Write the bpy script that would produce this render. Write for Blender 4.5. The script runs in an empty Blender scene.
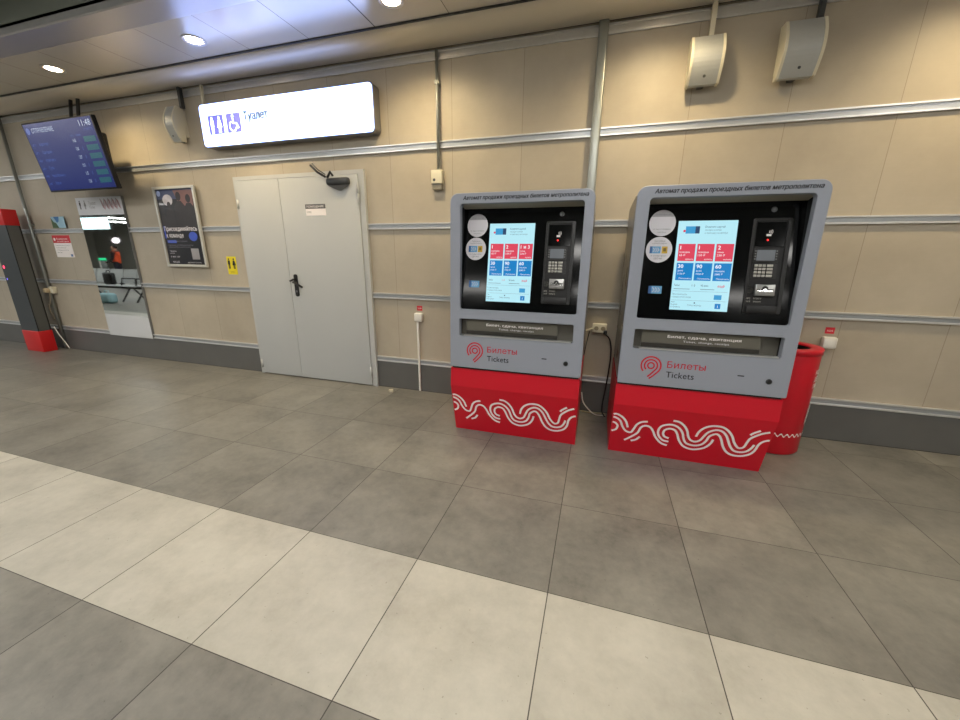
import bpy, math, random
import numpy as np
from mathutils import Vector, Matrix
from mathutils.geometry import delaunay_2d_cdt
random.seed(7)
C = bpy.context.scene.collection
PI = math.pi

# ------------------------------------------------------------------ camera, world, exposure
SC = bpy.context.scene
cam_d = bpy.data.cameras.new('camera'); cam = bpy.data.objects.new('camera', cam_d); C.objects.link(cam)
cam_d.sensor_fit = 'HORIZONTAL'; cam_d.sensor_width = 36.0; cam_d.lens = 378.8 / 960 * 36
cam_d.clip_start = 0.02; cam_d.clip_end = 200
_a, _b, _c = 0.29711, -0.27383, -0.00837
R = Matrix.Rotation(_a, 3, 'Z') @ Matrix.Rotation(_b, 3, 'X') @ Matrix.Rotation(_c, 3, 'Y')
right, fwd, up = R.col[0], R.col[1], R.col[2]
m = Matrix((right, up, -fwd)).transposed().to_4x4(); m.translation = Vector((0, -3.3457, 1.3657))
cam.matrix_world = m
SC.camera = cam
w = bpy.data.worlds.new('world'); SC.world = w; w.use_nodes = True
w.node_tree.nodes['Background'].inputs[0].default_value = (.8, .85, 1, 1)
w.node_tree.nodes['Background'].inputs[1].default_value = 0.05
SC.view_settings.view_transform = 'Standard'; SC.view_settings.look = 'None'
SC.view_settings.exposure = 0.0; SC.view_settings.gamma = 1.0; SC.view_settings.use_curve_mapping = False
HALL_E = 20.0        # emission of the hall's LED ceiling panels
DOWN_W = 105.0        # watts of each warm downlight
SIGN_E = 4.5         # emission of the lit lavatory sign
HALL_COL = (1.0, .975, .93)

# ------------------------------------------------------------------ materials
def lin(c):
    return tuple((v / 255 / 12.92 if v / 255 <= .04045 else ((v / 255 + .055) / 1.055) ** 2.4) for v in c)
_mats = {}
def mat(name, rgb=(128, 128, 128), rough=.5, metal=0, emit=None, es=0, coat=0, noise=0, nscale=8, bump=0, spec=.5):
    if name in _mats: return _mats[name]
    m = bpy.data.materials.new(name); m.use_nodes = True; nt = m.node_tree; b = nt.nodes['Principled BSDF']
    col = lin(rgb) + (1,)
    b.inputs['Base Color'].default_value = col; b.inputs['Roughness'].default_value = rough
    b.inputs['Metallic'].default_value = metal; b.inputs['Coat Weight'].default_value = coat
    b.inputs['Specular IOR Level'].default_value = spec
    if emit:
        b.inputs['Emission Color'].default_value = lin(emit) + (1,); b.inputs['Emission Strength'].default_value = es
    tc = nt.nodes.new('ShaderNodeTexCoord'); n = nt.nodes.new('ShaderNodeTexNoise'); n.inputs['Scale'].default_value = nscale
    n.inputs['Detail'].default_value = 5; nt.links.new(tc.outputs['Object'], n.inputs['Vector'])
    if noise:
        mx = nt.nodes.new('ShaderNodeMix'); mx.data_type = 'RGBA'
        mx.inputs[6].default_value = tuple(c * (1 - noise) for c in col[:3]) + (1,)
        mx.inputs[7].default_value = tuple(min(1, c * (1 + noise)) for c in col[:3]) + (1,)
        nt.links.new(n.outputs['Fac'], mx.inputs[0]); nt.links.new(mx.outputs[2], b.inputs['Base Color'])
    else:
        mr = nt.nodes.new('ShaderNodeMapRange'); mr.inputs['To Min'].default_value = max(0, rough - .03); mr.inputs['To Max'].default_value = rough + .03
        nt.links.new(n.outputs['Fac'], mr.inputs['Value']); nt.links.new(mr.outputs[0], b.inputs['Roughness'])
    if bump:
        bp = nt.nodes.new('ShaderNodeBump'); bp.inputs['Strength'].default_value = bump; bp.inputs['Distance'].default_value = .01
        nt.links.new(n.outputs['Fac'], bp.inputs['Height']); nt.links.new(bp.outputs[0], b.inputs['Normal'])
    _mats[name] = m; return m

class NB:  # tiny node builder
    def __init__(s, m): s.nt = m.node_tree
    def n(s, t, **k):
        o = s.nt.nodes.new(t)
        for a, v in k.items(): setattr(o, a, v)
        return o
    def put(s, sock, v):
        if isinstance(v, bpy.types.NodeSocket): s.nt.links.new(v, sock)
        else: sock.default_value = v
    def math(s, op, a, b=0.0, c=None):
        o = s.n('ShaderNodeMath', operation=op); s.put(o.inputs[0], a); s.put(o.inputs[1], b)
        if c is not None: s.put(o.inputs[2], c)
        return o.outputs[0]
    def mix(s, f, a, b):
        o = s.n('ShaderNodeMix', data_type='RGBA'); s.put(o.inputs[0], f); s.put(o.inputs[6], a); s.put(o.inputs[7], b); return o.outputs[2]
    def noise(s, vec, scale, detail=4, rough=.5):
        o = s.n('ShaderNodeTexNoise'); s.put(o.inputs['Vector'], vec); o.inputs['Scale'].default_value = scale
        o.inputs['Detail'].default_value = detail; o.inputs['Roughness'].default_value = rough; return o.outputs['Fac']
    def ramp(s, f, lo, hi):
        o = s.n('ShaderNodeMapRange'); s.put(o.inputs['Value'], f); o.inputs['From Min'].default_value = lo; o.inputs['From Max'].default_value = hi; return o.outputs[0]
def C4(*c): return lin(c) + (1,)

def floor_material():
    m = bpy.data.materials.new('stone floor tiles'); m.use_nodes = True; b = m.node_tree.nodes['Principled BSDF']; k = NB(m)
    g = k.n('ShaderNodeNewGeometry').outputs['Position']; sp = k.n('ShaderNodeSeparateXYZ'); k.put(sp.inputs[0], g)
    u = k.math('DIVIDE', k.math('ADD', sp.outputs[0], .6915), .6); v = k.math('DIVIDE', k.math('ADD', sp.outputs[1], 2.0504), .6069)
    iu, iv = k.math('FLOOR', u), k.math('FLOOR', v); fu, fv = k.math('FRACT', u), k.math('FRACT', v)
    eu = k.math('MINIMUM', fu, k.math('SUBTRACT', 1, fu)); ev = k.math('MINIMUM', fv, k.math('SUBTRACT', 1, fv))
    ju = k.math('LESS_THAN', eu, .0034); jv = k.math('LESS_THAN', ev, .0026)
    joint = k.math('MAXIMUM', ju, jv)
    light = k.math('LESS_THAN', k.math('ABSOLUTE', k.math('ADD', iv, 1)), .5)
    cb = k.n('ShaderNodeCombineXYZ'); k.put(cb.inputs[0], iu); k.put(cb.inputs[1], iv)
    wn = k.n('ShaderNodeTexWhiteNoise', noise_dimensions='3D'); k.put(wn.inputs['Vector'], cb.outputs[0])
    sc = k.n('ShaderNodeVectorMath', operation='SCALE'); k.put(sc.inputs[0], wn.outputs['Color']); sc.inputs['Scale'].default_value = 30
    ad = k.n('ShaderNodeVectorMath', operation='ADD'); k.put(ad.inputs[0], g); k.put(ad.inputs[1], sc.outputs[0])
    big = k.ramp(k.noise(ad.outputs[0], 2.4, 6, .68), .32, .70); fine = k.noise(ad.outputs[0], 22, 6, .7)
    dark = k.mix(big, C4(86, 85, 81), C4(130, 128, 121)); lite = k.mix(big, C4(154, 151, 141), C4(186, 183, 172))
    dk2 = k.mix(k.ramp(fine, .25, .8), dark, k.mix(.35, dark, C4(150, 146, 136)))
    lt2 = k.mix(k.ramp(fine, .25, .8), lite, k.mix(.3, lite, C4(204, 200, 186)))
    base = k.mix(light, dk2, lt2)
    tone = k.math('MULTIPLY_ADD', wn.outputs['Value'], .16, .92)
    tn = k.n('ShaderNodeVectorMath', operation='SCALE'); k.put(tn.inputs[0], base); k.put(tn.inputs['Scale'], tone)
    speck = k.math('GREATER_THAN', k.noise(g, 60, 2, .5), .735)
    c1 = k.mix(k.math('MULTIPLY', speck, .35), tn.outputs[0], C4(70, 66, 58))
    col = k.mix(k.math('MULTIPLY', joint, .95), c1, C4(46, 42, 38)); k.put(b.inputs['Base Color'], col)
    k.put(b.inputs['Roughness'], k.math('MULTIPLY_ADD', big, .12, .36)); b.inputs['Specular IOR Level'].default_value = .45
    bp = k.n('ShaderNodeBump'); bp.inputs['Strength'].default_value = .25; bp.inputs['Distance'].default_value = .003
    k.put(bp.inputs['Height'], k.math('SUBTRACT', k.math('MULTIPLY', fine, .3), joint)); k.put(b.inputs['Normal'], bp.outputs[0])
    return m

def wall_material():
    m = bpy.data.materials.new('beige wall panels'); m.use_nodes = True; b = m.node_tree.nodes['Principled BSDF']; k = NB(m)
    g = k.n('ShaderNodeNewGeometry').outputs['Position']; sp = k.n('ShaderNodeSeparateXYZ'); k.put(sp.inputs[0], g)
    u = k.math('DIVIDE', k.math('SUBTRACT', sp.outputs[0], .5025), .596); fu = k.math('FRACT', u); iu = k.math('FLOOR', u)
    e = k.math('MINIMUM', fu, k.math('SUBTRACT', 1, fu)); j = k.math('LESS_THAN', e, .0028)
    row = k.math('FLOOR', k.math('DIVIDE', k.math('SUBTRACT', sp.outputs[2], .31), .648))
    cb = k.n('ShaderNodeCombineXYZ'); k.put(cb.inputs[0], iu); k.put(cb.inputs[1], row)
    wn = k.n('ShaderNodeTexWhiteNoise', noise_dimensions='3D'); k.put(wn.inputs['Vector'], cb.outputs[0])
    st = k.n('ShaderNodeMapping'); st.inputs['Scale'].default_value = (3, 3, 160); k.put(st.inputs['Vector'], g)
    fib = k.noise(st.outputs[0], 1.5, 3, .6); cl = k.ramp(k.noise(g, 1.6, 5, .65), .3, .75)
    base = k.mix(cl, C4(166, 156, 139), C4(186, 177, 159)); base = k.mix(k.math('MULTIPLY', fib, .25), base, C4(156, 145, 127))
    tn = k.n('ShaderNodeVectorMath', operation='SCALE'); k.put(tn.inputs[0], base); k.put(tn.inputs['Scale'], k.math('MULTIPLY_ADD', wn.outputs['Value'], .07, .965))
    k.put(b.inputs['Base Color'], k.mix(k.math('MULTIPLY', j, .55), tn.outputs[0], C4(96, 82, 64)))
    b.inputs['Roughness'].default_value = .5
    return m

def ceiling_material():
    m = bpy.data.materials.new('satin metal ceiling panels'); m.use_nodes = True; b = m.node_tree.nodes['Principled BSDF']; k = NB(m)
    g = k.n('ShaderNodeNewGeometry').outputs['Position']; sp = k.n('ShaderNodeSeparateXYZ'); k.put(sp.inputs[0], g)
    u = k.math('DIVIDE', k.math('ADD', sp.outputs[0], 1.775), .597); fu = k.math('FRACT', u); iu = k.math('FLOOR', u)
    e = k.math('MINIMUM', fu, k.math('SUBTRACT', 1, fu))
    wd = k.math('MULTIPLY_ADD', k.math('LESS_THAN', k.math('ABSOLUTE', u), .5), .005, .004)
    j = k.math('LESS_THAN', e, wd)
    wn = k.n('ShaderNodeTexWhiteNoise', noise_dimensions='1D'); k.put(wn.inputs['W'], iu)
    base = k.mix(wn.outputs['Value'], C4(212, 207, 196), C4(222, 217, 206))
    k.put(b.inputs['Base Color'], k.mix(k.math('MULTIPLY', j, .8), base, C4(50, 46, 40)))
    b.inputs['Metallic'].default_value = .25; b.inputs['Roughness'].default_value = .22
    return m

M_FLOOR, M_WALL, M_CEIL = floor_material(), wall_material(), ceiling_material()
alu = mat('brushed aluminium', (212, 213, 214), .34, .6, noise=.05, nscale=30)
alu_d = mat('aluminium channel', (172, 176, 180), .38, .5, noise=.06, nscale=20)
grey_paint = mat('machine grey paint', (152, 157, 168), .42, .1)
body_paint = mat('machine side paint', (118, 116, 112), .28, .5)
red_paint = mat('red paint', (200, 4, 34), .4, 0, coat=.1)
black_gloss = mat('black acrylic', (9, 10, 11), .10, 0, spec=.28)
black = mat('black plastic', (14, 14, 15), .4)
dgrey = mat('dark grey plastic', (52, 54, 56), .4)
mgrey = mat('mid grey', (110, 112, 114), .45)
white = mat('white plastic', (226, 224, 216), .4)
cream = mat('cream plastic', (214, 208, 186), .45)
chrome = mat('chrome', (225, 225, 225), .14, 1)
steel = mat('steel', (170, 170, 168), .3, .85)
white_paint = mat('white print', (244, 238, 236), .5)
red_print = mat('red print', (196, 30, 48), .5)
black_print = mat('black print', (22, 22, 26), .5)
grey_print = mat('grey print', (120, 120, 122), .6)

# ------------------------------------------------------------------ mesh building
def even_odd(vs, tris, me):     # keep the triangles inside the glyphs (holes stay open)
    P = np.array([v.co[:2] for v in me.vertices]); E = np.array([tuple(e.vertices) for e in me.edges]); A, B = P[E[:, 0]], P[E[:, 1]]; out = []
    for f in tris:
        c = sum((vs[i] for i in f), Vector((0, 0))) / len(f)
        hit = (A[:, 1] > c.y) != (B[:, 1] > c.y)
        a, b = A[hit], B[hit]
        if len(a) and np.count_nonzero(a[:, 0] + (c.y - a[:, 1]) / (b[:, 1] - a[:, 1]) * (b[:, 0] - a[:, 0]) > c.x) % 2: out.append(tuple(f))
    return out
class MB:
    def __init__(s): s.v = []; s.f = []; s.m = []; s.mats = []; s.smooth = []
    def mi(s, m):
        if m not in s.mats: s.mats.append(m)
        return s.mats.index(m)
    def add(s, verts, faces, m, smooth=False):
        b = len(s.v); s.v += [tuple(v) for v in verts]; k = s.mi(m)
        for f in faces: s.f.append([b + i for i in f]); s.m.append(k); s.smooth.append(smooth)
        return s
    def box(s, x0, x1, y0, y1, z0, z1, m, M=None):
        v = [Vector((x, y, z)) for x in (x0, x1) for y in (y0, y1) for z in (z0, z1)]
        if M: v = [M @ p for p in v]
        return s.add(v, [(0, 1, 3, 2), (4, 6, 7, 5), (0, 4, 5, 1), (2, 3, 7, 6), (0, 2, 6, 4), (1, 5, 7, 3)], m)
    def bevel_box(s, x0, x1, y0, y1, z0, z1, m, r=.01, M=None, seg=3):
        import bmesh
        bm = bmesh.new(); bmesh.ops.create_cube(bm, size=1)
        for v in bm.verts: v.co = Vector(((x0 + x1) / 2 + v.co.x * (x1 - x0), (y0 + y1) / 2 + v.co.y * (y1 - y0), (z0 + z1) / 2 + v.co.z * (z1 - z0)))
        bmesh.ops.bevel(bm, geom=bm.edges[:] + bm.verts[:], offset=r, segments=seg, profile=.5, affect='EDGES')
        bm.verts.index_update()
        vs = [(M @ v.co if M else v.co.copy()) for v in bm.verts]; fs = [[v.index for v in f.verts] for f in bm.faces]; bm.free()
        return s.add(vs, fs, m, True)
    def tube(s, pts, r, m, n=8, cap=True):
        pts = [Vector(p) for p in pts]; rr = r if isinstance(r, (list, tuple)) else [r] * len(pts)
        rings = []; prev = None
        for i, p in enumerate(pts):
            t = (pts[min(i + 1, len(pts) - 1)] - pts[max(i - 1, 0)]).normalized()
            if prev is None:
                a = Vector((0, 0, 1)) if abs(t.z) < .9 else Vector((1, 0, 0)); nx = t.cross(a).normalized()
            else: nx = (prev - t * prev.dot(t)).normalized()
            prev = nx; ny = t.cross(nx)
            rings.append([p + (nx * math.cos(2 * PI * k / n) + ny * math.sin(2 * PI * k / n)) * rr[i] for k in range(n)])
        v = [q for rg in rings for q in rg]; f = []
        for i in range(len(pts) - 1):
            for k in range(n): f.append((i * n + k, i * n + (k + 1) % n, (i + 1) * n + (k + 1) % n, (i + 1) * n + k))
        if cap: f += [tuple(range(n))[::-1], tuple((len(pts) - 1) * n + k for k in range(n))]
        return s.add(v, f, m, True)
    def lathe(s, prof, cx, cy, m, n=32, sx=1, sy=1, a0=0, a1=2 * PI):
        full = abs(a1 - a0 - 2 * PI) < 1e-6; nn = n if full else n + 1; v = []
        for r, z in prof:
            for k in range(nn):
                a = a0 + (a1 - a0) * k / n; v.append((cx + r * sx * math.cos(a), cy + r * sy * math.sin(a), z))
        f = []
        for i in range(len(prof) - 1):
            for k in range(n):
                k2 = (k + 1) % nn; f.append((i * nn + k, i * nn + k2, (i + 1) * nn + k2, (i + 1) * nn + k))
        return s.add(v, f, m, True)
    def extrude_x(s, prof, x0, x1, m, smooth=False, cap=True):   # prof = [(y,z)...] closed
        n = len(prof); v = [(x0, y, z) for y, z in prof] + [(x1, y, z) for y, z in prof]
        f = [(i, (i + 1) % n, n + (i + 1) % n, n + i) for i in range(n)]
        if cap: f += [tuple(range(n))[::-1], tuple(range(n, 2 * n))]
        return s.add(v, f, m, smooth)
    # flat artwork inside a frame F (4x4: x right, y up, z outwards)
    def rect(s, F, x0, y0, x1, y1, z, m): return s.add([F @ Vector(p) for p in ((x0, y0, z), (x1, y0, z), (x1, y1, z), (x0, y1, z))], [(0, 1, 2, 3)], m)
    def slab(s, F, x0, y0, x1, y1, z0, z1, m): return s.box(x0, x1, y0, y1, z0, z1, m, F)
    def poly(s, F, pts, z, m): return s.add([F @ Vector((x, y, z)) for x, y in pts], [tuple(range(len(pts)))], m)
    def disc(s, F, x, y, r, z, m, n=32, r2=None):
        return s.poly(F, [(x + r * math.cos(2 * PI * k / n), y + (r2 or r) * math.sin(2 * PI * k / n)) for k in range(n)], z, m)
    def ribbon(s, F, pts, wd, z, m, smooth=3):
        P = [Vector(p) for p in pts]
        if smooth and len(P) > 2:      # Catmull-Rom
            Q = [P[0] * 2 - P[1]] + P + [P[-1] * 2 - P[-2]]; out = []
            for i in range(1, len(Q) - 2):
                for k in range(smooth):
                    t = k / smooth; a, b, c, d = Q[i - 1:i + 3]
                    out.append(.5 * ((2 * b) + (c - a) * t + (2 * a - 5 * b + 4 * c - d) * t * t + (3 * b - a - 3 * c + d) * t ** 3))
            P = out + [P[-1]]
        v = []
        for i, p in enumerate(P):
            t = (P[min(i + 1, len(P) - 1)] - P[max(i - 1, 0)]).normalized(); nrm = Vector((-t.y, t.x)) * wd / 2
            v += [F @ Vector((p.x + nrm.x, p.y + nrm.y, z)), F @ Vector((p.x - nrm.x, p.y - nrm.y, z))]
        return s.add(v, [(2 * i, 2 * i + 1, 2 * i + 3, 2 * i + 2) for i in range(len(P) - 1)], m)
    def text(s, F, body, x, y, h, z, m, width=None, align='LEFT', bold=0.0, shear=0, depth=0):
        cu = bpy.data.curves.new('t', 'FONT'); cu.body = body; cu.size = 20; cu.fill_mode = 'NONE'; cu.space_character = 1.04; cu.shear = shear; cu.resolution_u = 3
        o = bpy.data.objects.new('t', cu); C.objects.link(o)
        me = bpy.data.meshes.new_from_object(o.evaluated_get(bpy.context.evaluated_depsgraph_get()))
        bpy.data.objects.remove(o); bpy.data.curves.remove(cu)
        if me and len(me.vertices):
            cd = delaunay_2d_cdt([Vector(v.co[:2]) for v in me.vertices], [tuple(e.vertices) for e in me.edges], [], 2, 1e-4)
            vs, fs = cd[0], even_odd(cd[0], cd[2], me)
            xs = [v.x for v in vs]; x0, x1 = min(xs), max(xs); k = h / 14.4; kx = k if width is None else width / (x1 - x0)
            dx = {'LEFT': 0, 'CENTER': (x1 - x0) / 2, 'RIGHT': x1 - x0}[align]
            for ox, oy, oz in ((0, 0, 0),) if not bold else ((-bold, 0, 0), (bold, 0, .00004), (0, bold * .6, .00008), (0, -bold * .6, .00012)):
                s.add([F @ Vector((x + (v.x - x0 - dx) * kx + ox * k * 20, y + (v.y + oy * 20) * k, z + oz)) for v in vs], fs, m)
            bpy.data.meshes.remove(me)
        return s
    def plate(s, F, outer, holes, z0, z1, m, bev=.004):   # rounded outline with holes, extruded between z0 and z1
        cu = bpy.data.curves.new('p', 'CURVE'); cu.dimensions = '2D'; cu.fill_mode = 'BOTH'
        for ring in [outer] + holes:
            sp = cu.splines.new('POLY'); sp.points.add(len(ring) - 1); sp.use_cyclic_u = True
            for q, (x, y) in zip(sp.points, ring): q.co = (x, y, 0, 1)
        cu.extrude = (z1 - z0) / 2 - bev; cu.bevel_depth = bev; cu.bevel_resolution = 2; cu.offset = -bev
        o = bpy.data.objects.new('p', cu); C.objects.link(o)
        me = bpy.data.meshes.new_from_object(o.evaluated_get(bpy.context.evaluated_depsgraph_get()))
        bpy.data.objects.remove(o); bpy.data.curves.remove(cu)
        s.add([F @ Vector((v.co.x, v.co.y, v.co.z + (z0 + z1) / 2)) for v in me.vertices], [tuple(p.vertices) for p in me.polygons], m)
        bpy.data.meshes.remove(me); return s
    def build(s, name, parent=None, origin=None):
        me = bpy.data.meshes.new(name); off = Vector(origin) if origin else Vector((0, 0, 0))
        me.from_pydata([Vector(v) - off for v in s.v], [], s.f)
        for m in s.mats: me.materials.append(m)
        for p, k, sm in zip(me.polygons, s.m, s.smooth): p.material_index = k; p.use_smooth = sm
        me.update(); me.validate()
        o = bpy.data.objects.new(name, me); C.objects.link(o)
        if parent: o.parent = parent
        elif origin: o.location = off
        return o

def rrect(x0, y0, x1, y1, r, n=6):
    if not isinstance(r, tuple): r = (r,) * 4    # bl, br, tr, tl
    out = []
    for (cx, cy, a, q) in ((x0 + r[0], y0 + r[0], PI, r[0]), (x1 - r[1], y0 + r[1], 1.5 * PI, r[1]), (x1 - r[2], y1 - r[2], 0, r[2]), (x0 + r[3], y1 - r[3], .5 * PI, r[3])):
        for k in range(n + 1): t = a + .5 * PI * k / n; out.append((cx + q * math.cos(t), cy + q * math.sin(t)))
    return out
def frame(o, x, y):
    o, x, y = Vector(o), Vector(x).normalized(), Vector(y).normalized(); z = x.cross(y)
    M = Matrix((x, y, z)).transposed().to_4x4(); M.translation = o; return M
def wallF(x=0, z=0, y=0): return frame((x, y, z), (1, 0, 0), (0, 0, 1))     # z axis points to -y (out of the wall)
def tag(o, label=None, cat=None, group=None, kind=None):
    if label: o['label'] = label
    if cat: o['category'] = cat
    if group: o['group'] = group
    if kind: o['kind'] = kind
    return o
def thing(name, label, cat, loc=(0, 0, 0), group=None, rz=0):
    o = bpy.data.objects.new(name, None); C.objects.link(o); o.location = loc; o.rotation_euler = (0, 0, rz); o.empty_display_size = .1
    return tag(o, label, cat, group)
def struct(name, mb): return tag(mb.build(name), kind='structure')
def copy_tree(o, parent=None):
    c = o.copy(); C.objects.link(c)
    if parent: c.parent = parent
    for ch in list(o.children): copy_tree(ch, c)
    return c

# ------------------------------------------------------------------ the setting
XL, XR, YB, ZC, ZH = -38.0, 5.0, -17.5, 3.0, 3.2
struct('floor', MB().box(XL, XR, YB, .2, -.1, 0, M_FLOOR))
hall_wall = mat('hall wall', (196, 194, 184), .6, noise=.06, nscale=1)
DX0, DX1, DZ = -3.690, -2.145, 2.10
wm = MB(); wm.box(XL, DX0 + .02, 0, .2, 0, 3.4, M_WALL); wm.box(DX1 - .02, XR, 0, .2, 0, 3.4, M_WALL); wm.box(DX0 + .02, DX1 - .02, 0, .2, DZ - .02, 3.4, M_WALL)
wm.box(DX0 + .02, DX1 - .02, .15, .2, 0, DZ, M_WALL)
struct('wall_back', wm)
struct('wall_front', MB().box(XL, XR, YB - .2, YB, 0, 3.4, hall_wall))
struct('wall_left', MB().box(XL - .2, XL, YB, .2, 0, 3.4, hall_wall))
struct('wall_right', MB().box(XR, XR + .2, YB, .2, 0, 3.4, M_WALL))
# ceiling: strip of metal panels by the wall, smooth lip, riser, dark high ceiling of the hall
lip = mat('pale ceiling lip', (190, 190, 192), .3, .5)
dark_ceil = mat('dark hall ceiling', (128, 134, 126), .55, noise=.08, nscale=2)
cm = MB()
cm.box(XL, XR, -.82, .2, ZC, ZC + .05, M_CEIL)
cm.extrude_x([(-.822, ZC - .004), (-.822, ZC + .05), (-1.06, ZC + .05), (-1.06, ZC - .012), (-1.05, ZC - .018)], XL, XR, lip)
cm.box(XL, XR, -1.06, -1.04, ZC + .03, ZH, dark_ceil)
cm.box(XL, XR, YB, -1.04, ZH, ZH + .1, dark_ceil)
struct('ceiling', cm)
# rounded metal cornice under the panels
bull = mat('rounded metal cornice', (226, 220, 208), .38, .1)
prof = [(-.03, 2.944), (-.03, 2.99), (-.295, 2.998)]
prof += [(-.19 - .115 * math.sin(t), 2.996 - .052 * math.cos(t)) for t in [PI * .5 * k / 14 for k in range(14, -1, -1)]]
cn = MB().extrude_x(prof, XL, XR, bull, True); cn.box(XL, XR, -.320, -.304, 2.990, 2.9995, dgrey)
struct('trim_1', cn)
# aluminium band at the wall head
hb = MB(); hb.extrude_x([(0, 2.87), (-.012, 2.87), (-.012, 2.885), (-.004, 2.89), (-.004, 2.925), (-.012, 2.93), (-.012, 2.938), (0, 2.938)], XL, XR, alu)
hb.box(XL, XR, -.035, 0, 2.955, 2.998, black)
struct('trim_2', hb)
def rail(n, z0, z1):
    mb = MB(); h = .010
    for x0, x1 in ((XL, DX0 if z0 < DZ else None), (DX1 if z0 < DZ else None, XR)) if z0 < DZ else ((XL, XR),):
        mb.extrude_x([(0, z0), (-.020, z0), (-.020, z0 + h), (-.007, z0 + h + .003), (-.007, z1 - h - .003), (-.020, z1 - h), (-.020, z1), (0, z1)], x0, x1, alu)
        mb.box(x0, x1, -.0078, -.006, z0 + h + .003, z1 - h - .003, alu_d)
    struct('trim_%d' % n, mb)
rail(3, 2.226, 2.283); rail(4, 1.578, 1.631); rail(5, .931, .983); rail(6, .281, .334)
base_m = mat('dark stone skirting', (92, 92, 90), .45, noise=.16, nscale=4)
bb = MB(); bb.box(XL, DX0, -.012, 0, 0, .281, base_m); bb.box(DX1, XR, -.012, 0, 0, .281, base_m); bb.box(XL, DX0, -.0125, 0, .0, .004, black); bb.box(DX1, XR, -.0125, 0, 0, .004, black)
struct('baseboard_back', bb)

# ------------------------------------------------------------------ double steel door
door_m = mat('grey-white door paint', (182, 184, 183), .42, noise=.05, nscale=2.2)
door_t = bpy.data.objects.new('door_1', None); C.objects.link(door_t); door_t.location = ((DX0 + DX1) / 2, 0, 0); tag(door_t, kind='structure')
DO = ((DX0 + DX1) / 2, 0, 0)
seam = -3.108
fm = MB(); fm.box(DX0, DX0 + .035, -.035, .05, 0, DZ - .035, door_m); fm.box(DX1 - .055, DX1, -.035, .05, 0, DZ - .035, door_m); fm.box(DX0, DX1, -.035, .05, DZ - .035, DZ, door_m)
fm.box(DX0 + .03, DX1 - .03, .06, .07, 0, DZ - .03, black)
fm.build('door_frame', door_t, DO)
for nm, x0, x1 in (('door_leaf', DX0 + .036, seam - .002), ('door_leaf', seam + .002, DX1 - .060)):
    mb = MB(); mb.bevel_box(x0, x1, -.046, .03, .012, DZ - .040, door_m, .003)
    lf = mb.build('door_leaf', door_t, DO)
    if x1 > -2.5:
        h = MB(); F = wallF(seam + .078, 1.028, -.046)
        h.plate(F, rrect(-.022, -.115, .022, .115, .02), [], 0, .012, black, .003)
        h.tube([F @ Vector(p) for p in ((0, .035, .01), (0, .035, .05), (.03, .030, .056), (.115, -.012, .056))], .011, black)
        h.tube([F @ Vector(p) for p in ((0, .06, .01), (-.012, .062, .03), (-.055, .045, .03))], .010, black)
        h.disc(F, 0, -.06, .012, .0125, mgrey); h.build('handle', lf, DO)
hg = MB()
for x, zs in ((DX1 - .058, (1.93, 1.85, .17)), (DX0 + .036, (1.84, .12))):
    for z in zs: hg.tube([(x, -.052, z - .045), (x, -.052, z + .045)], .011, door_m)
hg.build('hinge', door_t, DO)
cl = MB(); F = wallF(-2.395, 2.0, -.046)   # door closer with its arm
cl.bevel_box(-.12, .12, -.032, .032, .0, .055, dgrey, .02, F)
cl.add([F @ Vector(p) for p in ((-.10, -.035, .052), (.10, -.035, .052), (.015, -.075, .004), (-.015, -.075, .004), (-.10, -.035, .004), (.10, -.035, .004))], [(0, 1, 2, 3), (0, 3, 4), (1, 5, 2), (4, 3, 2, 5)], mgrey)
cl.tube([F @ Vector(p) for p in ((-.08, .03, .07), (-.04, .075, .075), (-.02, .04, .07))], .011, black)
cl.tube([F @ Vector(p) for p in ((-.10, .035, .07), (-.17, .075, .09), (-.27, .145, .05))], .010, black)
cl.tube([F @ Vector(p) for p in ((-.10, .055, .07), (-.16, .095, .09), (-.25, .16, .05))], .005, dgrey)
cl.build('door_closer', door_t, DO)
nt = MB(); F = wallF(-2.813, 1.710, -.0475)
nt.slab(F, 0, 0, .235, .105, 0, .0015, white_paint); nt.rect(F, 0, .063, .235, .105, .002, mat('plate header', (88, 88, 90), .5)); nt.text(F, 'ПОМЕЩЕНИЕ', .015, .075, .018, .003, white_paint, .2); nt.text(F, 'Склад', .012, .026, .02, .003, grey_print, .055)
tag(nt.build('door_plate', None, (-2.70, -.047, 1.76)), 'small white paper plate with grey header stuck on the grey door', 'sign')

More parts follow.
